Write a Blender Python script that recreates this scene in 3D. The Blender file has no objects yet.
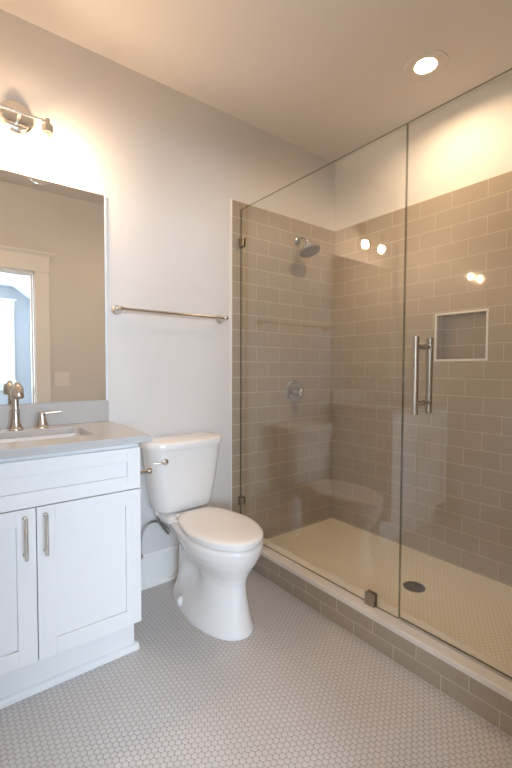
import bpy, bmesh, math, random
from mathutils import Vector, Matrix

random.seed(4)
SC = bpy.context.scene
COL = SC.collection
PI = math.pi

# ------------------------------------------------------------------ camera, world, exposure
CAM = Vector((-2.3892, -2.1090, 1.2029))
YAW, PITCH, ROLL, FPX = 0.6605, -0.0387, 0.0035, 407.57
fw = Vector((math.sin(YAW)*math.cos(PITCH), math.cos(YAW)*math.cos(PITCH), math.sin(PITCH)))
r0 = Vector((math.cos(YAW), -math.sin(YAW), 0)); u0 = r0.cross(fw)
rt = r0*math.cos(ROLL) + u0*math.sin(ROLL); up = -r0*math.sin(ROLL) + u0*math.cos(ROLL)
cd = bpy.data.cameras.new('camera'); cam = bpy.data.objects.new('camera', cd); COL.objects.link(cam)
m4 = Matrix((rt, up, -fw)).transposed().to_4x4(); m4.translation = CAM
cam.matrix_world = m4
cd.sensor_fit = 'HORIZONTAL'; cd.sensor_width = 36; cd.lens = FPX/512*36; cd.clip_start = 0.02
SC.camera = cam

W = bpy.data.worlds.new('sky'); SC.world = W; W.use_nodes = True
bg = W.node_tree.nodes['Background']
bg.inputs['Color'].default_value = (0.78, 0.89, 1.0, 1); bg.inputs['Strength'].default_value = 6.0

SC.view_settings.view_transform = 'Standard'; SC.view_settings.look = 'None'
SC.view_settings.gamma = 1; SC.view_settings.use_curve_mapping = False
SC.view_settings.exposure = 0.2
SC.cycles.transparent_max_bounces = 24
SC.cycles.max_bounces = 14; SC.cycles.diffuse_bounces = 6; SC.cycles.glossy_bounces = 8
SC.cycles.sample_clamp_indirect = 6

DAY = (0.70, 0.83, 1.0)
def area(name, loc, rot, sx, sy, power, col):
    l = bpy.data.lights.new(name, 'AREA'); l.shape = 'RECTANGLE'; l.size = sx; l.size_y = sy
    l.energy = power; l.color = col
    o = bpy.data.objects.new(name, l); COL.objects.link(o); o.location = loc; o.rotation_euler = rot
    return o
# daylight through the mirrored bedroom window, plus fill at two added unseen windows
area('daylight_end_window', (-1.92, -5.09, 1.53), (PI/2, 0, 0), 0.66, 1.02, 85, DAY)
area('added_fill_end', (-3.32, -5.09, 1.53), (PI/2, 0, 0), 1.30, 1.02, 150, DAY)  # added fill, brings cool light onto the toilet and back wall
area('added_fill_side', (-4.49, -3.4, 1.5), (0, -PI/2, 0), 1.26, 1.06, 40, DAY)  # added fill from the unseen left side of the bedroom
BULB_W, LENS_W = 390.0, 700.0
BULB_C, LENS_C = (1.0, 0.68, 0.41), (1.0, 0.71, 0.44)

# ------------------------------------------------------------------ materials
def newmat(name):
    m = bpy.data.materials.new(name); m.use_nodes = True
    nt = m.node_tree
    return m, nt, nt.nodes['Principled BSDF']
class G:
    """small helper for math node chains"""
    def __init__(s, nt): s.nt = nt
    def n(s, t, **k):
        o = s.nt.nodes.new(t)
        for a, v in k.items(): setattr(o, a, v)
        return o
    def link(s, a, b): s.nt.links.new(a, b)
    def m(s, op, a, b=None, c=None):
        o = s.n('ShaderNodeMath', operation=op)
        for i, v in enumerate((a, b, c)):
            if v is None: continue
            if isinstance(v, (int, float)): o.inputs[i].default_value = v
            else: s.link(v, o.inputs[i])
        return o.outputs[0]
def noise_bump(nt, bs, scale, strength, dist=0.001, detail=2):
    g = G(nt); tc = g.n('ShaderNodeTexCoord'); nz = g.n('ShaderNodeTexNoise')
    nz.inputs['Scale'].default_value = scale; nz.inputs['Detail'].default_value = detail
    g.link(tc.outputs['Object'], nz.inputs['Vector'])
    b = g.n('ShaderNodeBump'); b.inputs['Strength'].default_value = strength; b.inputs['Distance'].default_value = dist
    g.link(nz.outputs['Fac'], b.inputs['Height']); g.link(b.outputs[0], bs.inputs['Normal'])
    return nz
def plain(name, col, rough=0.5, metal=0.0, spec=0.5, bump=None, coat=0.0):
    m, nt, bs = newmat(name)
    bs.inputs['Base Color'].default_value = (*col, 1); bs.inputs['Roughness'].default_value = rough
    bs.inputs['Metallic'].default_value = metal; bs.inputs['Specular IOR Level'].default_value = spec
    bs.inputs['Coat Weight'].default_value = coat
    if bump: noise_bump(nt, bs, *bump)
    return m
def emit(name, col, s):
    m = bpy.data.materials.new(name); m.use_nodes = True; nt = m.node_tree; nt.nodes.clear()
    e = nt.nodes.new('ShaderNodeEmission'); o = nt.nodes.new('ShaderNodeOutputMaterial')
    e.inputs[0].default_value = (*col, 1); e.inputs[1].default_value = s; nt.links.new(e.outputs[0], o.inputs[0])
    return m
def clear_glass(name, tint, ior=1.5):
    m = bpy.data.materials.new(name); m.use_nodes = True; nt = m.node_tree; nt.nodes.clear(); g = G(nt)
    geo = g.n('ShaderNodeNewGeometry')
    i = g.m('MULTIPLY_ADD', geo.outputs['Backfacing'], 1/ior - ior, ior)
    fr = g.n('ShaderNodeFresnel'); g.link(i, fr.inputs['IOR'])
    t = g.n('ShaderNodeBsdfTransparent'); t.inputs[0].default_value = (*tint, 1)
    gl = g.n('ShaderNodeBsdfGlossy'); gl.inputs['Roughness'].default_value = 0.0; gl.inputs[0].default_value = (1, 1, 1, 1)
    mx = g.n('ShaderNodeMixShader'); o = g.n('ShaderNodeOutputMaterial')
    g.link(fr.outputs[0], mx.inputs[0]); g.link(t.outputs[0], mx.inputs[1]); g.link(gl.outputs[0], mx.inputs[2])
    g.link(mx.outputs[0], o.inputs[0])
    return m
def edge_glass(name, tint, body):
    m, nt, bs = newmat(name); g = G(nt)
    bs.inputs['Base Color'].default_value = (*body, 1); bs.inputs['Roughness'].default_value = 0.2
    t = g.n('ShaderNodeBsdfTransparent'); t.inputs[0].default_value = (*tint, 1)
    mx = g.n('ShaderNodeMixShader'); mx.inputs[0].default_value = 0.34
    g.link(t.outputs[0], mx.inputs[1]); g.link(bs.outputs[0], mx.inputs[2]); g.link(mx.outputs[0], nt.nodes['Material Output'].inputs[0])
    return m
def subway(name, ua, va, u0, v0, bw, rh, col1, col2, grout, mortar=0.0016):
    """glossy running-bond wall tile; ua/va = axes (0 x,1 y,2 z) used across and up the wall"""
    m, nt, bs = newmat(name); g = G(nt)
    tc = g.n('ShaderNodeTexCoord'); sp = g.n('ShaderNodeSeparateXYZ'); g.link(tc.outputs['Object'], sp.inputs[0])
    cb = g.n('ShaderNodeCombineXYZ')
    g.link(g.m('ADD', sp.outputs[ua], u0), cb.inputs[0]); g.link(g.m('ADD', sp.outputs[va], v0), cb.inputs[1])
    br = g.n('ShaderNodeTexBrick'); br.offset = 0.5; br.offset_frequency = 2; br.squash = 1
    g.link(cb.outputs[0], br.inputs['Vector'])
    br.inputs['Scale'].default_value = 1.0; br.inputs['Brick Width'].default_value = bw; br.inputs['Row Height'].default_value = rh
    br.inputs['Mortar Size'].default_value = mortar; br.inputs['Mortar Smooth'].default_value = 0.35; br.inputs['Bias'].default_value = 0
    br.inputs['Color1'].default_value = (*col1, 1); br.inputs['Color2'].default_value = (*col2, 1); br.inputs['Mortar'].default_value = (*grout, 1)
    g.link(br.outputs['Color'], bs.inputs['Base Color'])
    g.link(g.m('MULTIPLY_ADD', br.outputs['Fac'], 0.5, 0.05), bs.inputs['Roughness'])
    nz = g.n('ShaderNodeTexNoise'); nz.inputs['Scale'].default_value = 9; nz.inputs['Detail'].default_value = 1
    g.link(tc.outputs['Object'], nz.inputs['Vector'])
    h = g.m('MULTIPLY_ADD', br.outputs['Fac'], -1.0, g.m('MULTIPLY', nz.outputs['Fac'], 0.12))
    b = g.n('ShaderNodeBump'); b.inputs['Strength'].default_value = 0.55; b.inputs['Distance'].default_value = 0.0012
    g.link(h, b.inputs['Height']); g.link(b.outputs[0], bs.inputs['Normal'])
    return m
def penny(name, tile, grout, p=0.02085):
    m, nt, bs = newmat(name); g = G(nt)
    tc = g.n('ShaderNodeTexCoord'); sp = g.n('ShaderNodeSeparateXYZ'); g.link(tc.outputs['Object'], sp.inputs[0])
    hx, hy = p*math.sqrt(3)/2, p/2
    ds = []
    for ox, oy in ((0, 0), (hx, hy)):
        x = g.m('WRAP', g.m('ADD', sp.outputs[0], ox), hx, -hx); y = g.m('WRAP', g.m('ADD', sp.outputs[1], oy), hy, -hy)
        ds.append(g.m('SQRT', g.m('ADD', g.m('MULTIPLY', x, x), g.m('MULTIPLY', y, y))))
    d = g.m('MINIMUM', *ds)
    mr = g.n('ShaderNodeMapRange', interpolation_type='SMOOTHSTEP')
    mr.inputs['From Min'].default_value = 0.0088; mr.inputs['From Max'].default_value = 0.0101
    g.link(d, mr.inputs['Value'])
    mx = g.n('ShaderNodeMix', data_type='RGBA'); mx.inputs['A'].default_value = (*tile, 1); mx.inputs['B'].default_value = (*grout, 1)
    mx.inputs[6].default_value = (*tile, 1); mx.inputs[7].default_value = (*grout, 1)
    g.link(mr.outputs[0], mx.inputs[0]); g.link(mx.outputs[2], bs.inputs['Base Color'])
    g.link(g.m('MULTIPLY_ADD', mr.outputs[0], 0.4, 0.36), bs.inputs['Roughness'])
    mh = g.n('ShaderNodeMapRange', interpolation_type='SMOOTHSTEP')
    mh.inputs['From Min'].default_value = 0.0062; mh.inputs['From Max'].default_value = 0.0102
    mh.inputs['To Min'].default_value = 1; mh.inputs['To Max'].default_value = 0; g.link(d, mh.inputs['Value'])
    b = g.n('ShaderNodeBump'); b.inputs['Strength'].default_value = 0.7; b.inputs['Distance'].default_value = 0.0012
    g.link(mh.outputs[0], b.inputs['Height']); g.link(b.outputs[0], bs.inputs['Normal'])
    return m

T1, T2, GR = (0.378, 0.316, 0.245), (0.357, 0.298, 0.230), (0.58, 0.51, 0.42)
RH, BW = 0.0993, 0.1985
V0 = -(2.2376 - 22*RH)
M = dict(
    wall=plain('wall_paint', (0.67, 0.66, 0.65), 0.6, bump=(140, 0.08)),
    ceiling=plain('ceiling_paint', (0.72, 0.69, 0.66), 0.75, bump=(140, 0.08)),
    trim=plain('trim_paint', (0.80, 0.79, 0.77), 0.35),
    cabinet=plain('cabinet_paint', (0.70, 0.70, 0.70), 0.32),
    quartz=plain('quartz', (0.44, 0.435, 0.43), 0.22, bump=(60, 0.03)),
    capstone=plain('curb_stone', (0.72, 0.67, 0.61), 0.25, bump=(40, 0.04)),
    ceramic=plain('vitreous_china', (0.82, 0.81, 0.80), 0.10, coat=0.4),
    seat=plain('seat_plastic', (0.82, 0.80, 0.78), 0.2),
    nickel=plain('brushed_nickel', (0.57, 0.545, 0.51), 0.26, 1.0, bump=(220, 0.05)),
    chrome=plain('polished_nickel', (0.74, 0.72, 0.69), 0.12, 1.0),
    steel=plain('satin_steel', (0.40, 0.35, 0.29), 0.33, 1.0),
    fitting=plain('shower_chrome', (0.56, 0.575, 0.59), 0.09, 1.0),
    braid=plain('braided_steel', (0.40, 0.40, 0.41), 0.4, 1.0, bump=(900, 0.5)),
    mirror=plain('silvered_glass', (0.90, 0.91, 0.90), 0.0, 1.0),
    mirror_edge=plain('mirror_edge', (0.70, 0.75, 0.80), 0.3),
    back_tile=subway('back_wall_tile', 0, 2, 0.06 + 20*BW, V0, BW, RH, T1, T2, GR),
    right_tile=subway('right_wall_tile', 1, 2, 0.90 + 20*BW, V0, BW, RH, T1, T2, GR),
    flat_tile=subway('niche_sill_tile', 1, 0, 0.90 + 20*BW, 0.5, BW, RH, T1, T2, GR),
    curb_tile=subway('curb_tile', 1, 2, 0.659 + 20*0.2025, 2*0.0615, 0.2025, 0.0615, T1, T2, GR),
    penny=penny('penny_mosaic', (0.60, 0.575, 0.56), (0.40, 0.38, 0.365)),
    glass=clear_glass('clear_glass', (0.975, 0.985, 0.978), 1.6),
    globe=clear_glass('lamp_glass', (0.985, 0.98, 0.97), 1.45),
    pane=clear_glass('window_glass', (0.98, 0.99, 0.99)),
    glass_edge=edge_glass('glass_edge', (0.60, 0.62, 0.56), (0.05, 0.052, 0.042)),
    dark=plain('dark_gap', (0.02, 0.02, 0.02), 0.6),
    rubber=plain('clear_vinyl', (0.42, 0.38, 0.32), 0.3),
    bulb=emit('bulb_glow', BULB_C, BULB_W),
    baffle=plain('downlight_baffle', (0.30, 0.28, 0.26), 0.6),
    lens=emit('lens_glow', LENS_C, LENS_W),
    penny_shower=penny('shower_mosaic', (0.80, 0.735, 0.62), (0.62, 0.55, 0.45)),  # warmer and paler than the main floor; downlight brightness put into the colour
    edge_trim=plain('tile_edge_strip', (0.74, 0.72, 0.69), 0.3),
    plate=plain('switch_plastic', (0.80, 0.78, 0.74), 0.35),
    bedroom=plain('bedroom_paint', (0.42, 0.435, 0.455), 0.7),
    bedroom_ceiling=plain('bedroom_ceiling_paint', (0.80, 0.81, 0.82), 0.8),
    carpet=plain('bedroom_carpet', (0.42, 0.39, 0.36), 0.95, bump=(400, 0.5)),
    drainmetal=plain('drain_metal', (0.20, 0.185, 0.17), 0.35, 1.0),
)

# ------------------------------------------------------------------ mesh helpers
class MB:
    def __init__(s): s.bm = bmesh.new()
    def box(s, x0, x1, y0, y1, z0, z1, mi=0):
        v = [s.bm.verts.new((x, y, z)) for x in (x0, x1) for y in (y0, y1) for z in (z0, z1)]
        for f in ((0,1,3,2),(4,6,7,5),(0,4,5,1),(2,3,7,6),(0,2,6,4),(1,5,7,3)):
            s.bm.faces.new([v[i] for i in f]).material_index = mi
        return s
    def rings(s, rings, closed=True, caps=True, mi=0):
        vr = [[s.bm.verts.new(p) for p in r] for r in rings]
        n = len(vr[0])
        for a, b in zip(vr, vr[1:]):
            for i in range(n if closed else n-1):
                j = (i+1) % n
                s.bm.faces.new((a[i], a[j], b[j], b[i])).material_index = mi
        if caps:
            s.bm.faces.new(list(reversed(vr[0]))).material_index = mi
            s.bm.faces.new(vr[-1]).material_index = mi
        return s
    def lathe(s, c, axis, prof, n=32, caps=True):
        """prof: (distance along axis, radius) pairs"""
        a = Vector(axis).normalized(); h = Vector((0, 0, 1)) if abs(a.z) < .9 else Vector((1, 0, 0))
        u = a.cross(h).normalized(); w = a.cross(u)
        rs = []
        for d, r in prof:
            rs.append([Vector(c) + a*d + (u*math.cos(2*PI*i/n) + w*math.sin(2*PI*i/n))*max(r, 1e-4) for i in range(n)])
        return s.rings(rs, caps=caps)
    def tube(s, pts, r, n=14, smooth=True):
        pts = [Vector(p) for p in pts]
        if smooth and len(pts) > 2:
            out = []
            P = [pts[0]*2 - pts[1]] + pts + [pts[-1]*2 - pts[-2]]
            for i in range(1, len(P)-2):
                for k in range(8):
                    t = k/8; a, b, c, d = P[i-1], P[i], P[i+1], P[i+2]
                    out.append(0.5*((2*b) + (c-a)*t + (2*a-5*b+4*c-d)*t*t + (3*b-a-3*c+d)*t**3))
            pts = out + [pts[-1]]
        rs = []; u = None
        for i, p in enumerate(pts):
            t = (pts[min(i+1, len(pts)-1)] - pts[max(i-1, 0)]).normalized()
            if u is None:
                h = Vector((0, 0, 1)) if abs(t.z) < .9 else Vector((1, 0, 0)); u = t.cross(h).normalized()
            else: u = (u - t*u.dot(t)).normalized()
            w = t.cross(u); rr = r[min(i*len(r)//len(pts), len(r)-1)] if isinstance(r, (list, tuple)) else r
            rs.append([p + (u*math.cos(2*PI*k/n) + w*math.sin(2*PI*k/n))*rr for k in range(n)])
        return s.rings(rs)
    def prism(s, poly, axis, a, b):
        """poly: 2-D points in the two other axes (in xyz order), extruded along axis from a to b"""
        def P(p, t):
            q = list(p); q.insert(axis, t); return q
        return s.rings([[P(p, a) for p in poly], [P(p, b) for p in poly]])
    def build(s, name, mats, parent=None, bevel=0.0, seg=2, smooth=None, tags=None, sub=0, off=None):
        bmesh.ops.recalc_face_normals(s.bm, faces=s.bm.faces)
        o_root = Vector((0, 0, 0))
        if off is not None: o_root = Vector(off)
        elif parent is not None: o_root = ROOT.get(parent.name, o_root)
        bmesh.ops.translate(s.bm, verts=s.bm.verts, vec=-o_root)
        me = bpy.data.meshes.new(name); s.bm.to_mesh(me); s.bm.free()
        for m in (mats if isinstance(mats, (list, tuple)) else [mats]): me.materials.append(m)
        if smooth is not None:
            for p in me.polygons: p.use_smooth = True
            me.set_sharp_from_angle(angle=math.radians(smooth))
        o = bpy.data.objects.new(name, me); COL.objects.link(o)
        if parent is not None: o.parent = parent
        elif off is not None: o.location = off
        ROOT[o.name] = o_root
        if bevel:
            b = o.modifiers.new('bevel', 'BEVEL'); b.width = bevel; b.segments = seg; b.limit_method = 'ANGLE'; b.angle_limit = math.radians(40)
            b.harden_normals = False
        if sub:
            q = o.modifiers.new('subdivision', 'SUBSURF'); q.levels = sub; q.render_levels = sub
        if tags: tag(o, **tags)
        return o
ROOT = {}
def tag(o, label=None, cat=None, group=None, kind=None):
    if label: o['label'] = label
    if cat: o['category'] = cat
    if group: o['group'] = group
    if kind: o['kind'] = kind
    return o
def thing(name, loc, label, cat, group=None):
    e = bpy.data.objects.new(name, None); COL.objects.link(e); e.location = loc; e.empty_display_size = .05
    ROOT[e.name] = Vector(loc); tag(e, label, cat, group)
    return e
def struct(o, label=None, cat=None):
    o['kind'] = 'structure'
    if label: o['label'] = label
    if cat: o['category'] = cat
    return o

# ------------------------------------------------------------------ room shell
XL, YF, H = -2.60, -1.90, 2.743          # left wall, front wall, ceiling height
TB = 0.12                                # wall thickness
XT, ZT = -0.947, 2.2376                  # edge and top of the shower tile
TS = 0.008                               # tile thickness
GX = -0.881                              # shower glass plane
CX = -0.935                              # outer face of the curb
SF = 0.045                               # shower floor level
DX0, DX1, DZ = -2.475, -1.715, 2.03      # door opening in the front wall
NY0, NY1, NZ0, NZ1 = -1.107, -0.824, 1.260, 1.524   # niche opening

struct(MB().box(XL-TB, TB, YF-TB-.01, TB, -0.10, 0).build('floor', M['penny']), 'white penny-round mosaic floor with grey grout', 'floor')
RX, RY, RD = -.400, -.948, .016
cm = MB()
for p in ((XL-TB, RX-.074, YF-TB, TB), (RX+.074, TB, YF-TB, TB), (RX-.074, RX+.074, YF-TB, RY-.074), (RX-.074, RX+.074, RY+.074, TB)): cm.box(*p, H, H+.1)
struct(cm.build('ceiling', M['ceiling']), 'flat beige-lit painted ceiling', 'ceiling')
wb = struct(MB().box(XL-TB, TB, 0, TB, 0, H).build('wall_back', M['wall']), 'painted wall behind the vanity, toilet and shower head', 'wall')
struct(MB().box(XL-TB, XL, YF, 0, 0, H).build('wall_left', M['wall']), 'painted wall at the left end of the vanity', 'wall')
def holed_wall(mb, ax, a, b, u0, u1, z0, z1, hu0, hu1, hz0, hz1):
    """wall slab with one rectangular hole; ax = axis of thickness"""
    def bx(p, q, r, t):
        if ax == 1: mb.box(p, q, a, b, r, t)
        else: mb.box(a, b, p, q, r, t)
    if hz0 > z0: bx(hu0, hu1, z0, hz0)
    bx(hu0, hu1, hz1, z1); bx(u0, hu0, z0, z1); bx(hu1, u1, z0, z1)
    return mb
wr = struct(holed_wall(MB(), 0, 0, TB+.02, YF, 0, 0, H, NY0, NY1, NZ0, NZ1).build('wall_right', M['wall']), 'wall along the long side of the shower', 'wall')
wf = struct(holed_wall(MB(), 1, YF-TB, YF, XL-TB, TB, 0, H, DX0, DX1, 0, DZ).build('wall_front', M['wall']), 'wall with the doorway, seen in the mirror', 'wall')
# tile cladding in the shower
MB().box(XT, 0, -TS, 0, 0, ZT).build('tile_cladding', M['back_tile'], wb)
MB().box(XT-.013, XT, -TS-.001, 0, 0, ZT+.001).build('edge_strip', M['edge_trim'], wb)
MB().box(XT, 0, YF, YF+TS, 0, ZT).build('tile_cladding', M['back_tile'], wf)
holed_wall(MB(), 0, -TS, 0, YF+TS, -TS, 0, ZT, NY0, NY1, NZ0, NZ1).build('tile_cladding', M['right_tile'], wr)
nd = 0.088
MB().box(nd, nd+.01, NY0, NY1, NZ0, NZ1).build('niche_back', M['right_tile'], wr)
nl = MB().box(-TS, nd, NY0, NY1, NZ0-.006, NZ0+.002).box(-TS, nd, NY0, NY1, NZ1-.002, NZ1+.006)
nl.build('niche_sill', M['flat_tile'], wr)
nl = MB().box(-TS, nd, NY0-.006, NY0+.002, NZ0, NZ1).box(-TS, nd, NY1-.002, NY1+.006, NZ0, NZ1)
nl.build('niche_jamb', M['back_tile'], wr)
tw = .011; tx0 = -TS-.003
nt_ = MB().box(tx0, 0, NY0-tw, NY1+tw, NZ1, NZ1+tw).box(tx0, 0, NY0-tw, NY1+tw, NZ0-tw, NZ0).box(tx0, 0, NY0-tw, NY0, NZ0, NZ1).box(tx0, 0, NY1, NY1+tw, NZ0, NZ1)
nt_.build('niche_trim', M['edge_trim'], wr)

# shower floor and curb
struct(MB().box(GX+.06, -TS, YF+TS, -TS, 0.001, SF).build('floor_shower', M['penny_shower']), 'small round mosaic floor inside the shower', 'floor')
cb = struct(MB().box(CX, GX+.058, YF+TS, -TS, 0.0005, 0.1235).build('trim_curb', M['curb_tile']), 'tiled shower curb', 'shower curb')
MB().box(CX-.008, GX+.066, YF+TS+.0005, -TS-.0005, 0.1235, 0.1475).build('curb_cap', M['capstone'], cb, bevel=.003)

# baseboards
def baseboard(name, x0, x1, y0, y1, ax, sgn, label):
    if ax == 1:   # along x, against y1
        b = MB().prism([(y1, 0), (y1-.016, 0), (y1-.016, .165), (y1-.009, .178), (y1-.009, .184), (y1, .184)], 0, x0, x1)
        sh = MB().prism([(y1-.016, 0), (y1-.029, 0), (y1-.027, .010), (y1-.021, .017), (y1-.016, .019)], 0, x0, x1)
    else:
        b = MB().prism([(x0, 0), (x0+.016, 0), (x0+.016, .165), (x0+.009, .178), (x0+.009, .184), (x0, .184)], 1, y0, y1)
        sh = MB().prism([(x0+.016, 0), (x0+.029, 0), (x0+.027, .010), (x0+.021, .017), (x0+.016, .019)], 1, y0, y1)
    o = struct(b.build(name, M['trim']), label, 'baseboard'); sh.build('shoe_moulding', M['trim'], o)
baseboard('baseboard_back', -1.757, XT-.014, 0, 0, 1, 1, 'white baseboard along the wall behind the toilet')
baseboard('baseboard_left', XL, 0, YF+.02, -.62, 0, 1, 'white baseboard on the left wall')
fb = MB().box(DX1+.112, CX-.01, YF, YF+.016, 0, .184)
struct(fb.build('baseboard_front', M['trim'], bevel=.003), 'white baseboard beside the doorway', 'baseboard')

# doorway: jambs, casing with a stepped head
dr = MB()
dr.box(DX0, DX0+.018, YF-TB, YF, 0, DZ).box(DX1-.018, DX1, YF-TB, YF, 0, DZ).box(DX0, DX1, YF-TB, YF, DZ-.018, DZ)
d1 = struct(dr.build('door_1', M['trim']), 'open doorway with white jambs and craftsman casing, reflected in the mirror', 'doorway')
c = MB()
for ya, yb in ((YF, YF+.020), (YF-TB-.020, YF-TB)):
    c.box(DX1-.008, DX1+.108, ya, yb, 0, DZ+.005).box(max(DX0-.108, XL+.001), DX0+.008, ya, yb, 0, DZ+.005)
c.build('side_casing', M['trim'], d1, bevel=.002)
c = MB().box(XL+.001, DX1+.112, YF, YF+.024, DZ+.005, DZ+.140).box(XL+.001, DX1+.118, YF, YF+.030, DZ+.002, DZ+.012)
c.build('head_casing', M['trim'], d1, bevel=.002)
c = MB().prism([(YF, DZ+.140), (YF+.026, DZ+.140), (YF+.036, DZ+.152), (YF+.048, DZ+.158), (YF+.052, DZ+.172), (YF, DZ+.172)], 0, XL+.001, DX1+.150)
c.build('crown_cap', M['trim'], d1)
c = MB().box(DX1-.030, DX1-.018, YF-TB+.04, YF-.045, 0, DZ-.018).box(DX0+.018, DX0+.030, YF-TB+.04, YF-.045, 0, DZ-.018).box(DX0+.03, DX1-.03, YF-TB+.04, YF-.045, DZ-.030, DZ-.018)
c.build('door_stop', M['trim'], d1)
MB().box(DX1-.0205, DX1-.018, YF-.040, YF-.012, .965, 1.025).build('strike_plate', M['steel'], d1, tags=dict(label='nickel strike plate on the jamb'))

# ------------------------------------------------------------------ bedroom behind the door (seen in the mirror)
BY, BX0, BX1, BH, KX, KZ = -5.0, -4.4, -0.25, 2.406, -1.50, 1.50
struct(MB().box(BX0-.1, BX1+.1, BY-.1, YF-TB-.01, -.10, 0.0).build('floor_bedroom', M['carpet']), 'carpet of the room beyond the doorway', 'floor')
WX0, WX1, WZ0, WZ1 = -2.27, -1.575, 1.0, 2.06
PX0, PX1 = -3.99, -2.65  # opening for the added, unseen end window
struct(holed_wall(holed_wall(MB(), 1, BY-.12, BY, (PX1+WX0)/2, BX1+.1, 0, 2.6, WX0, WX1, WZ0, WZ1), 1, BY-.12, BY, BX0-.1, (PX1+WX0)/2, 0, 2.6, PX0, PX1, WZ0, WZ1).build('wall_bedroom_end', M['bedroom']), 'blue-grey wall with a window, reflected in the mirror', 'wall')
SY0, SY1, SZ0, SZ1 = -3.95, -2.85, .85, 2.15  # opening for the added, unseen side window
struct(holed_wall(MB(), 0, BX0-.12, BX0, BY, YF-TB, 0, 2.6, SY0, SY1, SZ0, SZ1).build('wall_bedroom_left', M['bedroom']), 'blue-grey side wall of the room beyond', 'wall')
struct(MB().box(BX1, BX1+.1, BY, YF-TB, 0, 2.0).build('wall_bedroom_right', M['bedroom']), 'knee wall of the room beyond', 'wall')
struct(MB().prism([(BX0-.1, BH), (KX, BH), (BX1+.1, KZ-.06), (BX1+.1, KZ+.1), (KX+.05, BH+.12), (BX0-.1, BH+.12)], 1, BY, YF-TB).build('ceiling_bedroom', M['bedroom_ceiling']), 'sloped white ceiling of the room beyond', 'ceiling')
struct(MB().box(DX1, BX1+.1, YF-TB-.012, YF-TB-.002, 0, 2.6).box(BX0-.1, DX0, YF-TB-.012, YF-TB-.002, 0, 2.6).box(DX0, DX1, YF-TB-.012, YF-TB-.002, DZ, 2.6).build('wall_bedroom_front', M['bedroom']), 'bedroom side of the doorway wall', 'wall')
def window(name, ax, fx, u0, u1, z0, z1, inward, label):
    """fx = wall face, inward = +1/-1 direction into the room"""
    mb = MB(); sash = MB(); gl = MB()
    def bx(m, a, b, p, q, r, t):
        a, b = min(a, b), max(a, b)
        if ax == 1: m.box(p, q, a, b, r, t)
        else: m.box(a, b, p, q, r, t)
    f, e = fx, fx + inward*.020
    bx(mb, f, e, u1, u1+.09, z0-.02, z1); bx(mb, f, e, u0-.09, u0, z0-.02, z1)
    bx(mb, f, f+inward*.024, u0-.095, u1+.095, z1, z1+.13); bx(mb, f, f+inward*.045, u0-.12, u1+.12, z1+.13, z1+.16)
    bx(mb, f-inward*.10, f+inward*.05, u0-.11, u1+.11, z0-.045, z0); bx(mb, f, e, u0-.09, u1+.09, z0-.14, z0-.045)
    o = struct(mb.build(name, M['trim'], bevel=.002), label, 'window')
    zm = (z0+z1)/2 + .02; b0, b1 = fx - inward*.07, fx - inward*.03
    for p, q, r, t in ((u0, u0+.04, z0, z1), (u1-.04, u1, z0, z1), (u0+.04, u1-.04, z0, z0+.05), (u0+.04, u1-.04, z1-.04, z1), (u0+.04, u1-.04, zm-.02, zm+.02)):
        bx(sash, b0, b1, p, q, r, t)
    s_ = sash.build('sash', M['trim'], o)
    mun = MB(); um = (u0+u1)/2
    bx(mun, b0+inward*.01, b1-inward*.01, um-.008, um+.008, zm+.02, z1-.04)
    mun.build('muntin', M['trim'], o)
    bx(gl, fx-inward*.052, fx-inward*.048, u0+.035, u1-.035, z0+.045, z1-.035)
    gl.build('pane', M['pane'], s_)
window('window_1', 1, BY, WX0, WX1, WZ0, WZ1, 1, 'bright white double-hung window seen through the doorway in the mirror')
window('added_window_end', 1, BY, PX0, PX1, WZ0, WZ1, 1, 'added wide window on the end wall of the room beyond, unseen, for fill daylight')  # out of view, added so daylight reaches the toilet
window('added_window_side', 0, BX0, SY0, SY1, SZ0, SZ1, 1, 'added double-hung window on the side wall of the room beyond, unseen, for fill daylight')  # out of view, added for more bounced daylight

# ------------------------------------------------------------------ vanity
VX0, VX1, VY, VZ0, VZ1 = -2.485, -1.753, -0.532, 0.162, 0.903
VC = (VX0+VX1)/2
va = thing('vanity_cabinet', (VC, VY/2, 0), 'white shaker vanity cabinet with two doors under the grey countertop', 'vanity')
FT = .019
fy = VY + FT                              # carcass front
b = MB()
b.box(VX0, VX0+.018, fy, -.001, VZ0, VZ1).box(VX1-.018, VX1, fy, -.001, VZ0, VZ1).box(VX0+.018, VX1-.018, fy, -.001, VZ0, VZ0+.018)
b.box(VX0+.018, VX1-.018, -.012, -.001, VZ0+.018, VZ1).box(VX0+.018, VX1-.018, fy, fy+.018, VZ0+.018, VZ1)
b.build('carcass', M['cabinet'], va, bevel=.0015)
def shaker(name, x0, x1, z0, z1, rail, parent):
    m = MB(); y0, y1 = VY, fy-.0005
    m.box(x0, x0+rail, y0, y1, z0, z1).box(x1-rail, x1, y0, y1, z0, z1)
    m.box(x0+rail, x1-rail, y0, y1, z0, z0+rail).box(x0+rail, x1-rail, y0, y1, z1-rail, z1)
    m.box(x0+rail, x1-rail, y0+.009, y1, z0+rail, z1-rail)
    return m.build(name, M['cabinet'], parent, bevel=.0012)
g2 = .0015
shaker('drawer_front', VX0+.002, VX1-.002, .7185, .8835, .053, va)
gapx = -2.133
d_l = shaker('door', VX0+.002, gapx-g2, VZ0+.003, .7145, .060, va)
d_r = shaker('door', gapx+g2, VX1-.002, VZ0+.003, .7145, .060, va)
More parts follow.
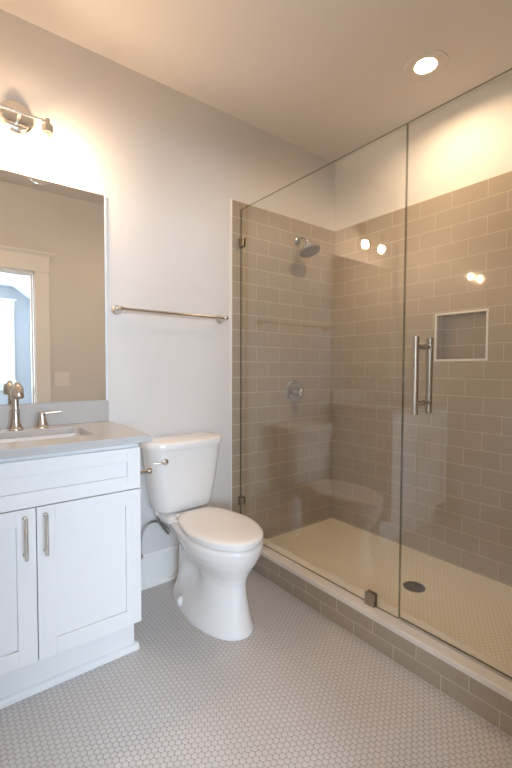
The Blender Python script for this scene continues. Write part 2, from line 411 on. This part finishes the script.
def pull(x, parent):
    m = MB(); y = VY-.030; z0, z1 = .548, .694
    m.tube([(x, y, z0), (x, y, z1)], .0062, smooth=False)
    for z in (z0+.010, z1-.010):
        m.tube([(x, VY, z), (x, y, z)], .0052, smooth=False)
        m.lathe((x, VY, z), (0, -1, 0), [(0, .0082), (.002, .0082), (.004, .006)], 16)
    m.build('handle', M['chrome'], parent, smooth=40, tags=dict(label='polished nickel bar pull'))
pull(-2.168, d_l); pull(-2.105, d_r)
MB().box(VX0, VX1, VY+.088, VY+.104, 0, VZ0).box(VX1-.018, VX1, VY+.1045, -.032, 0, VZ0).box(VX0, VX0+.018, VY+.1045, -.032, 0, VZ0).build('toe_kick', M['cabinet'], va)
yk = VY+.088
t_ = MB().prism([(yk, 0), (yk-.018, 0), (yk-.017, .012), (yk-.010, .021), (yk, .026)], 0, VX0, VX1+.016)
t_.prism([(VX1, 0), (VX1+.016, 0), (VX1+.015, .012), (VX1+.009, .021), (VX1, .026)], 1, yk, -.035)
t_.build('toe_moulding', M['cabinet'], va)

# countertop with a sink cut-out
KX0, KX1, KY, KZ0, KZ1 = -2.530, -1.713, -0.556, 0.9035, 0.9325
SX0, SX1, SYA, SYB = -2.362, -1.890, -0.410, -0.130     # opening
def rrect(x0, x1, y0, y1, r, n=6):
    pts = []
    for cx, cy, a0 in ((x1-r, y1-r, 0), (x0+r, y1-r, PI/2), (x0+r, y0+r, PI), (x1-r, y0+r, 3*PI/2)):
        for k in range(n+1):
            a = a0 + PI/2*k/n; pts.append((cx + r*math.cos(a), cy + r*math.sin(a)))
    return pts
def slab_with_hole(z0, z1):
    mb = MB(); bm = mb.bm
    inner = rrect(SX0, SX1, SYA, SYB, .028)
    n = len(inner); per = n//4
    outer = []
    corners = [(KX1, -.001), (KX0, -.001), (KX0, KY), (KX1, KY)]
    # match each inner point with an outer corner so that the strips stay simple quads
    for i in range(n): outer.append(corners[i//per])
    rings = {}
    for z in (z0, z1):
        rings[('i', z)] = [bm.verts.new((x, y, z)) for x, y in inner]
        rings[('o', z)] = [bm.verts.new((x, y, z)) for x, y in corners]
    for z, flip in ((z0, True), (z1, False)):
        I, O = rings[('i', z)], rings[('o', z)]
        for i in range(n):
            j = (i+1) % n; a, b_ = O[i//per], O[j//per]
            f = [I[i], I[j], b_, a] if a is not b_ else [I[i], I[j], a]
            bm.faces.new(f if flip else list(reversed(f)))
    for k, cnt in (('i', n), ('o', 4)):
        A, B = rings[(k, z0)], rings[(k, z1)]
        for i in range(cnt):
            j = (i+1) % cnt; bm.faces.new((A[i], A[j], B[j], B[i]))
    return mb
ct = slab_with_hole(KZ0, KZ1).build('countertop', M['quartz'], off=(VC, -.28, KZ0), bevel=.002,
     tags=dict(label='light grey quartz countertop with backsplash on the white vanity', cat='countertop'))
MB().box(KX0, KX1, -.021, -.001, KZ1+.0003, 1.036).build('backsplash', M['quartz'], off=(VC, -.01, KZ1), bevel=.0015, tags=dict(label='low grey quartz backsplash strip under the mirror', cat='backsplash'))

# undermount sink
sk = thing('sink', (-2.126, -.27, .76), 'white rectangular undermount sink set in the grey countertop', 'sink')
def ring_xy(x0, x1, y0, y1, r, z): return [(x, y, z) for x, y in rrect(x0, x1, y0, y1, r)]
bs = MB()
e = .010
outs = [(.022, .045, KZ0-.001), (.022, .045, KZ0-.018), (.012, .05, KZ0-.02), (.0, .06, .80), (-.03, .07, .765), (-.05, .08, .757)]
ins = [(-.08, .06, .766), (-.035, .06, .772), (-.008, .045, .80), (.004, .035, KZ0-.010), (.006, .034, KZ0-.001)]
rings = [ring_xy(SX0-a, SX1+a, SYA-a, SYB+a, r, z) for a, r, z in outs][::-1] + [ring_xy(SX0-a, SX1+a, SYA-a, SYB+a, r, z) for a, r, z in ins][::-1]
bs2 = MB().rings(rings, caps=True)
bs2.build('basin', M['ceramic'], sk, smooth=50)
MB().lathe((-2.126, -.25, .7665), (0, 0, 1), [(0, .024), (.003, .024), (.005, .019), (.003, .014), (.006, .0)], 24).build('drain', M['chrome'], sk, smooth=40)

# faucet: spout and two lever handles
FX, FY = -2.131, -.078
fa = thing('faucet', (FX, FY, KZ1), 'brushed nickel widespread faucet with arched spout behind the sink', 'faucet')
FLARE = [(0, .0285), (.004, .0285), (.006, .026), (.014, .0235), (.030, .0185), (.046, .0165), (.058, .0165)]
sp_ = MB().lathe((FX, FY, KZ1), (0, 0, 1), FLARE + [(.075, .0155), (.085, .0165), (.089, .0165), (.091, .014)], 28)
z0 = KZ1
sp_.tube([(FX, FY, z0+.085), (FX, FY, z0+.15), (FX, FY-.008, z0+.178), (FX, FY-.032, z0+.196), (FX, FY-.062, z0+.196), (FX, FY-.086, z0+.182)], .0125, 18)
sp_.lathe((FX, FY-.080, z0+.190), (0, -.28, -1), [(-.010, .004), (-.006, .012), (.0, .0165), (.010, .0195), (.03, .0205), (.046, .0205), (.050, .017), (.049, .0)], 24)
sp_.build('spout', M['nickel'], fa, smooth=45)
def lever(x, sgn):
    m = MB().lathe((x, FY, KZ1), (0, 0, 1), FLARE[:-1] + [(.050, .0155), (.058, .0150), (.066, .0145), (.070, .011), (.071, .0)], 28)
    m.tube([(x, FY, z0+.064), (x+sgn*.03, FY-.004, z0+.0655), (x+sgn*.078, FY-.010, z0+.069)], [.0072, .0066, .006, .0055, .0052], 12)
    m.build('lever_handle', M['nickel'], fa, smooth=45)
lever(FX+.103, 1); lever(FX-.103, -1)

# ------------------------------------------------------------------ mirror
MX0, MX1, MZ0, MZ1 = -2.525, -1.711, 1.0385, 2.062
mi = MB().rings([[(x, y, z) for x, z in rrect(MX0+.011, MX1-.011, MZ0, MZ1, .004, 3)] for y in (-.0005, -.0065)]).build('wall_mirror', M['mirror'], off=(VC, 0, MZ0),
     tags=dict(label='large rectangular mirror on the wall above the vanity backsplash', cat='mirror'))
for x in (MX0, MX1-.011): MB().box(x, x+.011, -.0062, -.0005, MZ0, MZ1).build('edge_band', M['mirror_edge'], mi, bevel=.001, tags=dict(label='pale polished edge of the mirror'))

# ------------------------------------------------------------------ vanity light
LX, LZ, LY = -2.098, 2.300, -.106
vl = thing('vanity_light', (LX, 0, LZ), 'two-globe polished nickel wall light above the mirror', 'wall light')
MB().lathe((LX, 0, LZ), (0, -1, 0), [(0, .072), (.012, .072), (.019, .069), (.028, .062), (.032, .052), (.0325, .0)], 40).build('backplate', M['chrome'], vl, smooth=40)
MB().tube([(LX, -.028, LZ-.024), (LX, LY, LZ-.024)], .0085, smooth=False).build('arm', M['chrome'], vl, smooth=40)
lamps = (LX-.106, LX+.106); zr = LZ-.024
MB().tube([(lamps[0]-.006, LY, zr), (lamps[1]+.006, LY, zr)], .0055, smooth=False).build('crossbar', M['chrome'], vl, smooth=40)
for lx in lamps:
    MB().lathe((lx, LY, zr+.014), (0, 0, -1), [(0, .006), (.002, .0095), (.022, .0095), (.024, .014), (.030, .014), (.032, .0225), (.062, .0235), (.064, .019)], 24).build('socket', M['chrome'], vl, smooth=40)
    zt = zr-.048
    prof = [(0, .021), (.012, .0215), (.022, .028), (.040, .049), (.062, .061), (.085, .064), (.108, .060), (.130, .046), (.143, .028), (.149, .004)]
    pin = [(d + (.002 if i == len(prof)-1 else 0) - (.0035 if i == len(prof)-1 else 0), max(r-.002, .003)) for i, (d, r) in enumerate(prof)]
    gm = MB().lathe((lx, LY, zt), (0, 0, -1), prof + pin[::-1], 40, caps=False)
    gm.build('globe_shade', M['globe'], vl, smooth=60, tags=dict(label='clear glass globe'))
    MB().lathe((lx, LY, zr-.058), (0, 0, -1), [(0, .0125), (.008, .013), (.020, .0165), (.028, .0195), (.0295, .0195)], 28).build('light_cut_collar', M['plate'], vl, smooth=60)  # opaque collar added to cut the bulb's upward light on the wall
    MB().lathe((lx, LY, zr-.0878), (0, 0, -1), [(0, .0190), (.012, .0225), (.024, .0240), (.038, .0225), (.050, .0165), (.058, .008), (.060, .001)], 28).build('bulb', M['bulb'], vl, smooth=60)

# ------------------------------------------------------------------ towel bar
tbz, tby = 1.500, -.068
tb = thing('towel_bar', (-1.349, 0, tbz), 'polished nickel towel bar on the wall above the toilet', 'towel bar')
for x in (-1.664, -1.034):
    m = MB().lathe((x, 0, tbz), (0, -1, 0), [(0, .027), (.005, .027), (.010, .023), (.016, .0165), (.030, .011), (.050, .010), (.056, .013), (.066, .0145), (.076, .0135), (.082, .009), (.083, .0)], 28)
    m.build('post', M['chrome'], tb, smooth=40)
m = MB().tube([(-1.678, tby, tbz), (-1.026, tby, tbz)], .0078, 18, smooth=False)
m.lathe((-1.026, tby, tbz), (1, 0, 0), [(-.002, .0085), (.004, .0095), (.010, .006), (.012, .0)], 18).lathe((-1.678, tby, tbz), (-1, 0, 0), [(-.002, .0085), (.004, .0095), (.010, .006), (.012, .0)], 18)
m.build('bar', M['nickel'], tb, smooth=40)

# ------------------------------------------------------------------ toilet
TX = -1.336
to = thing('toilet', (TX, -.36, 0), 'white two-piece elongated toilet with closed lid beside the shower curb', 'toilet')
def egg(z, yf, yb, w, wr, n=56, yc=None, sq=.62):
    if yc is None: yc = yf + min(.27, (yb-yf)*.55)
    pts = []
    for k in range(n):
        a = 2*PI*k/n; s, c_ = math.sin(a), math.cos(a)
        if c_ < 0:      # front
            y = yc + (yc-yf)*c_; x = w*math.copysign(abs(s)**.94, s)
        else:
            f = abs(c_)**sq; y = yc + (yb-yc)*f
            ww = w + (wr-w)*min(1, f*1.25); x = ww*math.copysign(abs(s)**sq, s)
        pts.append((TX + x, y, z))
    return pts
bw_ = MB().rings([
    egg(0, -.684, -.10, .140, .122), egg(.012, -.684, -.10, .140, .122), egg(.03, -.676, -.105, .134, .112),
    egg(.055, -.670, -.120, .129, .104), egg(.08, -.666, -.135, .125, .099), egg(.115, -.660, -.142, .118, .096), egg(.15, -.655, -.146, .112, .094), egg(.185, -.652, -.148, .107, .093), egg(.22, -.652, -.148, .104, .092), egg(.25, -.660, -.146, .109, .093),
    egg(.285, -.678, -.140, .128, .088), egg(.325, -.704, -.120, .152, .098), egg(.36, -.720, -.085, .167, .112),
    egg(.392, -.728, -.045, .172, .125), egg(.408, -.729, -.040, .172, .128), egg(.414, -.722, -.045, .166, .124)])
bmesh.ops.subdivide_edges(bw_.bm, edges=[e for e in bw_.bm.edges if abs((e.verts[0].co-e.verts[1].co).z) > .02], cuts=2)
for v in bw_.bm.verts:      # the hollow behind the bowl on either side, and the trapway standing in it
    y, z = v.co.y, v.co.z
    k = math.exp(-((y+.36)/.085)**2 - ((z-.20)/.085)**2)*.040 - math.exp(-((y+.27 + (z-.18)*.7)/.030)**2 - ((z-.20)/.07)**2)*.014
    dx = v.co.x - TX
    if abs(dx) > .03: v.co.x = TX + math.copysign(max(abs(dx) - max(k, -.008), .03), dx)
bowl = bw_.build('bowl', M['ceramic'], to, smooth=70)
for s in (-1, 1):
    m = MB().lathe((TX+s*.120, -.300, 0.022), (0, 0, 1), [(0, .020), (.022, .0195), (.031, .015), (.036, .008), (.037, .0)], 24)
    m.build('bolt_cap', M['ceramic'], bowl, smooth=60)
# seat and lid
def eggc(z, inset): return egg(z, -.734+inset, -.225-inset*.3, .171-inset, .142-inset, yc=-.455, sq=.55)
MB().rings([eggc(.4145, .020), eggc(.416, .016), eggc(.426, .016), eggc(.431, .018)]).build('seat', M['seat'], to, smooth=50)
MB().rings([eggc(.4345, .008), eggc(.4355, .002), eggc(.444, .0), eggc(.450, .004), eggc(.455, .014), eggc(.458, .035), eggc(.4605, .075), eggc(.4615, .13)]).build('lid', M['seat'], to, smooth=50)
for s in (-1, 1): MB().tube([(TX+s*.055, -.222, .437), (TX+s*.105, -.222, .437)], .013, smooth=False).build('hinge', M['seat'], to, smooth=40)
# tank
def tank_ring(z, w, yf, bow, r, yb=-.022, n=8):
    pts = []
    w += .008
    base = rrect(-w, w, yf, yb, r, n)
    out = []
    # refine the long front edge so that it can bow outward
    for i, (x, y) in enumerate(base):
        out.append((x, y))
        x2, y2 = base[(i+1) % len(base)]
        if abs(x2-x) > .1:
            for k in range(1, 12): out.append((x+(x2-x)*k/12, y+(y2-y)*k/12))
    for x, y in out:
        t = min(1, max(0, (y-yb)/(yf-yb)))
        pts.append((TX-.010 + x, y - bow*t*(1-(x/w)**2), z))
    return pts
MB().rings([tank_ring(.440, .128, -.155, .012, .04), tank_ring(.444, .145, -.168, .014, .045), tank_ring(.458, .158, -.172, .026, .055), tank_ring(.50, .166, -.177, .032, .055),
            tank_ring(.62, .185, -.184, .038, .052), tank_ring(.73, .198, -.189, .043, .052), tank_ring(.783, .203, -.191, .045, .052)]).build('tank', M['ceramic'], to, smooth=60)
MB().rings([tank_ring(.784, .205, -.190, .045, .052), tank_ring(.786, .213, -.196, .050, .054), tank_ring(.813, .215, -.198, .051, .054), tank_ring(.821, .211, -.194, .050, .052),
            tank_ring(.824, .201, -.184, .048, .05)]).build('tank_lid', M['ceramic'], to, smooth=45)
MB().rings([tank_ring(.405, .125, -.24, .01, .05), tank_ring(.422, .125, -.235, .01, .05), tank_ring(.436, .105, -.165, .008, .04), tank_ring(.4402, .10, -.15, .008, .04)]).build('tank_shelf', M['ceramic'], to, smooth=60)
fx_, fz_ = TX-.160, .727
m = MB().lathe((fx_, -.200, fz_), (0, -1, 0), [(0, .013), (.006, .0165), (.018, .016), (.022, .010), (.0225, .0)], 20)
m.tube([(fx_, -.222, fz_), (fx_-.030, -.221, fz_), (fx_-.058, -.212, fz_-.001)], [.0062, .006, .0056, .005], 10)
m.build('flush_lever', M['chrome'], to, smooth=45, tags=dict(label='polished flush lever'))

# supply line and stop valve
sl = thing('supply_line', (-1.60, -.01, .27), 'braided steel water supply hose curving from the toilet tank to the wall valve', 'water hose')
MB().lathe((-1.566, 0, .200), (0, -1, 0), [(0, .028), (.003, .028), (.006, .012), (.035, .009), (.040, .013), (.058, .013), (.062, .007)], 20).build('stop_valve', M['chrome'], sl, smooth=40)
MB().tube([(-1.478, -.075, .4395), (-1.476, -.073, .405), (-1.462, -.068, .365), (-1.435, -.062, .322), (-1.410, -.058, .290), (-1.400, -.050, .292), (-1.410, -.042, .318), (-1.445, -.040, .350), (-1.485, -.042, .366), (-1.522, -.045, .358), (-1.552, -.048, .325), (-1.566, -.050, .270), (-1.566, -.050, .212)], .0064, 10).build('hose', M['braid'], sl, smooth=60)
MB().lathe((-1.478, -.075, .4393), (0, 0, -1), [(0, .014), (.018, .014), (.024, .009), (.03, .008)], 12).build('coupling_nut', M['plate'], sl, smooth=40)

# toilet paper holder on the vanity side
px0, py_, pz_ = VX1+.0004, -.360, .735
tp = thing('paper_holder', (px0, py_, pz_), 'small brushed nickel holder post sticking out from the side of the vanity', 'paper holder')
MB().lathe((px0, py_, pz_), (1, 0, 0), [(0, .024), (.004, .024), (.008, .019), (.016, .012), (.050, .0095), (.100, .0095)], 24).build('post', M['nickel'], tp, smooth=40)
MB().lathe((px0+.098, py_, pz_), (1, 0, 0), [(0, .0105), (.004, .0135), (.018, .0135), (.022, .009), (.0225, 0)], 24).build('end_cap', M['steel'], tp, smooth=40)

# ------------------------------------------------------------------ light switch (on the front wall, seen in the mirror)
ls = thing('light_switch', (-1.512, YF, 1.10), 'white double switch plate beside the doorway, reflected in the mirror', 'light switch')
MB().box(-1.574, -1.450, YF, YF+.006, 1.036, 1.164).build('plate', M['plate'], ls, bevel=.002)
for x in (-1.535, -1.489):
    MB().prism([(YF+.006, 1.067), (YF+.0075, 1.067), (YF+.010, 1.133), (YF+.006, 1.133)], 0, x-.0165, x+.0165).build('rocker', M['plate'], ls, bevel=.001)

# ------------------------------------------------------------------ recessed ceiling light
rl = thing('recessed_light', (RX, RY, H), 'round recessed downlight glowing in the ceiling over the shower', 'ceiling light')
MB().lathe((RX, RY, H), (0, 0, -1), [(0.0, .108), (.003, .107), (.006, .098), (.006, .092), (.003, .080), (.001, .060), (0, .0545)], 56, caps=False).build('trim_ring', M['ceiling'], rl, smooth=40)
MB().lathe((RX, RY, H), (0, 0, -1), [(0, .0545), (-RD, .0400), (-RD-.012, .0400)], 56, caps=False).build('baffle', M['baffle'], rl, smooth=40)
MB().lathe((RX, RY, H+RD), (0, 0, -1), [(-.012, .0395), (.0, .0395), (.0015, .025), (.002, .001)], 48, caps=True).build('lens', M['lens'], rl, smooth=40)

# ------------------------------------------------------------------ shower glass
gt = .0095
def pane(x0, x1, y0, y1, z0, z1, parent):
    mb = MB().box(x0, x1, y0, y1, z0, z1)
    mb.bm.faces.ensure_lookup_table()
    o = mb.build('pane', [M['glass'], M['glass_edge']], parent); y_off = ROOT[parent.name].y
    for p in o.data.polygons:
        if abs(p.normal.x) < .5: p.material_index = 1
    return o
gp = thing('shower_glass_panel', (GX, -.58, .1475), 'fixed clear glass shower panel between the tiled wall and the door', 'glass panel')
ZG0, ZG1, YD = .1495, 2.190, -1.154
pane(GX-gt/2, GX+gt/2, YD, -TS-.002, ZG0, ZG1, gp)
def clip(y0, y1, z0, z1):
    m = MB()
    m.box(GX-gt/2-.013, GX-gt/2-.0002, y0, y1, z0, z1).box(GX+gt/2+.0002, GX+gt/2+.007, y0, y1, z0, z1)
    m.build('wall_clip', M['steel'], gp, bevel=.0012, tags=dict(label='square satin nickel glass clip'))
clip(-.050, -TS, 1.958, 2.010); clip(-.050, -TS, .332, .384); clip(-1.040, -.992, .1475, .203)
sd = thing('shower_door', (GX, -1.52, .1495), 'frameless clear glass shower door with a tubular pull handle', 'shower door')
ZD0 = .1575
pane(GX-gt/2, GX+gt/2, YF+TS+.006, YD-.004, ZD0, ZG1, sd)
MB().box(GX-gt/2-.002, GX+gt/2+.002, YF+TS+.008, YD-.006, ZD0-.009, ZD0-.0002).build('door_sweep', M['rubber'], sd, tags=dict(label='clear vinyl sweep along the bottom edge'))
for z in (.42, 1.93):
    MB().box(GX-gt/2-.008, GX+gt/2+.008, YF+TS, YF+TS+.055, z-.045, z+.045).build('hinge', M['steel'], sd, bevel=.0015)
hm = MB(); hy = -1.240
for s in (-1, 1):
    hm.lathe((GX+s*.052, hy, 1.024), (0, 0, 1), [(0, .0105), (.001, .0125), (.303, .0125), (.304, .0105)], 24)
    for z in (1.068, 1.290):
        hm.lathe((GX+s*gt/2, hy, z), (s, 0, 0), [(0, .011), (.006, .011), (.0065, .0085), (.050, .0085)], 20)
for z in (1.068, 1.290): hm.lathe((GX-gt/2-.0005, hy, z), (1, 0, 0), [(0, .0115), (gt+.001, .0115)], 20)
hm.build('pull_handle', M['steel'], sd, smooth=40, tags=dict(label='satin nickel back-to-back tubular pull'))

# ------------------------------------------------------------------ shower fittings
sx, sz = -.400, 2.092
sh = thing('overhead_shower', (sx, -TS, sz), 'polished nickel round shower head on a bent arm high on the tile', 'shower head')
MB().lathe((sx, -TS, sz), (0, -1, 0), [(0, .030), (.004, .030), (.010, .024), (.016, .014), (.017, .009)], 28).build('flange', M['fitting'], sh, smooth=40)
MB().tube([(sx, -.015, sz), (sx+.002, -.040, sz+.008), (sx+.006, -.072, sz+.006), (sx+.010, -.093, sz-.014), (sx+.012, -.101, sz-.040)], .0085, 16).build('arm', M['fitting'], sh, smooth=60)
hd = Vector((0.03, -.36, -.93)).normalized(); hc = Vector((sx+.012, -.102, sz-.046))
MB().lathe(hc, hd, [(-.012, .010), (-.006, .015), (.004, .016), (.010, .013), (.016, .016), (.026, .040), (.036, .066), (.041, .073), (.052, .074), (.056, .071)], 40).build('head', M['fitting'], sh, smooth=40)
fc = MB().lathe(hc+hd*.0562, hd, [(0, .069), (.002, .067), (.0025, .012), (.005, .010), (.005, .0)], 40)
u_ = hd.cross(Vector((1, 0, 0))).normalized(); w_ = hd.cross(u_)
for rr, n in ((.022, 8), (.036, 14), (.050, 20), (.060, 26)):
    for k in range(n):
        a = 2*PI*k/n; fc.lathe(hc+hd*.058 + u_*rr*math.cos(a) + w_*rr*math.sin(a), hd, [(0, .0022), (.003, .0014)], 6)
fc.build('spray_face', M['drainmetal'], sh, smooth=40, tags=dict(label='grey spray face with nozzles'))

vx, vz = -.412, 1.036
sv = thing('shower_valve', (vx, -TS, vz), 'round chrome shower valve with a lever on the tile below the shower head', 'shower valve')
MB().lathe((vx, -TS, vz), (0, -1, 0), [(0, .086), (.003, .086), (.007, .082), (.010, .060), (.012, .030), (.0125, .0)], 48).build('escutcheon', M['fitting'], sv, smooth=40)
MB().lathe((vx, -TS-.010, vz), (0, -1, 0), [(0, .030), (.012, .028), (.020, .0235), (.052, .0235), (.054, .026), (.068, .026), (.074, .020), (.075, .0)], 32).build('hub', M['fitting'], sv, smooth=40)
MB().tube([(vx+.015, -TS-.070, vz), (vx+.048, -TS-.074, vz-.002), (vx+.085, -TS-.080, vz-.003)], [.009, .008, .0075, .007], 14).build('lever', M['fitting'], sv, smooth=60)

dn = thing('shower_drain', (-.422, -.951, SF), 'round dark metal drain grate set in the shower floor', 'drain')
MB().lathe((-.422, -.951, SF), (0, 0, 1), [(0, .056), (.002, .056), (.004, .053), (.0035, .048), (.001, .047), (.001, .0)], 40).build('rim', M['drainmetal'], dn, smooth=40)
gm = MB()
for rr in (.012, .026, .040):
    gm.lathe((-.422, -.951, SF+.001), (0, 0, 1), [(0, rr), (.0025, rr), (.0025, rr+.006), (0, rr+.006)], 32, caps=False)
for k in range(8):
    a = PI*k/4; c0 = Vector((-.422, -.951, SF+.0025)); dv = Vector((math.cos(a), math.sin(a), 0))
    gm.tube([c0+dv*.004, c0+dv*.048], .0022, 6, smooth=False)
gm.build('grate', M['drainmetal'], dn)
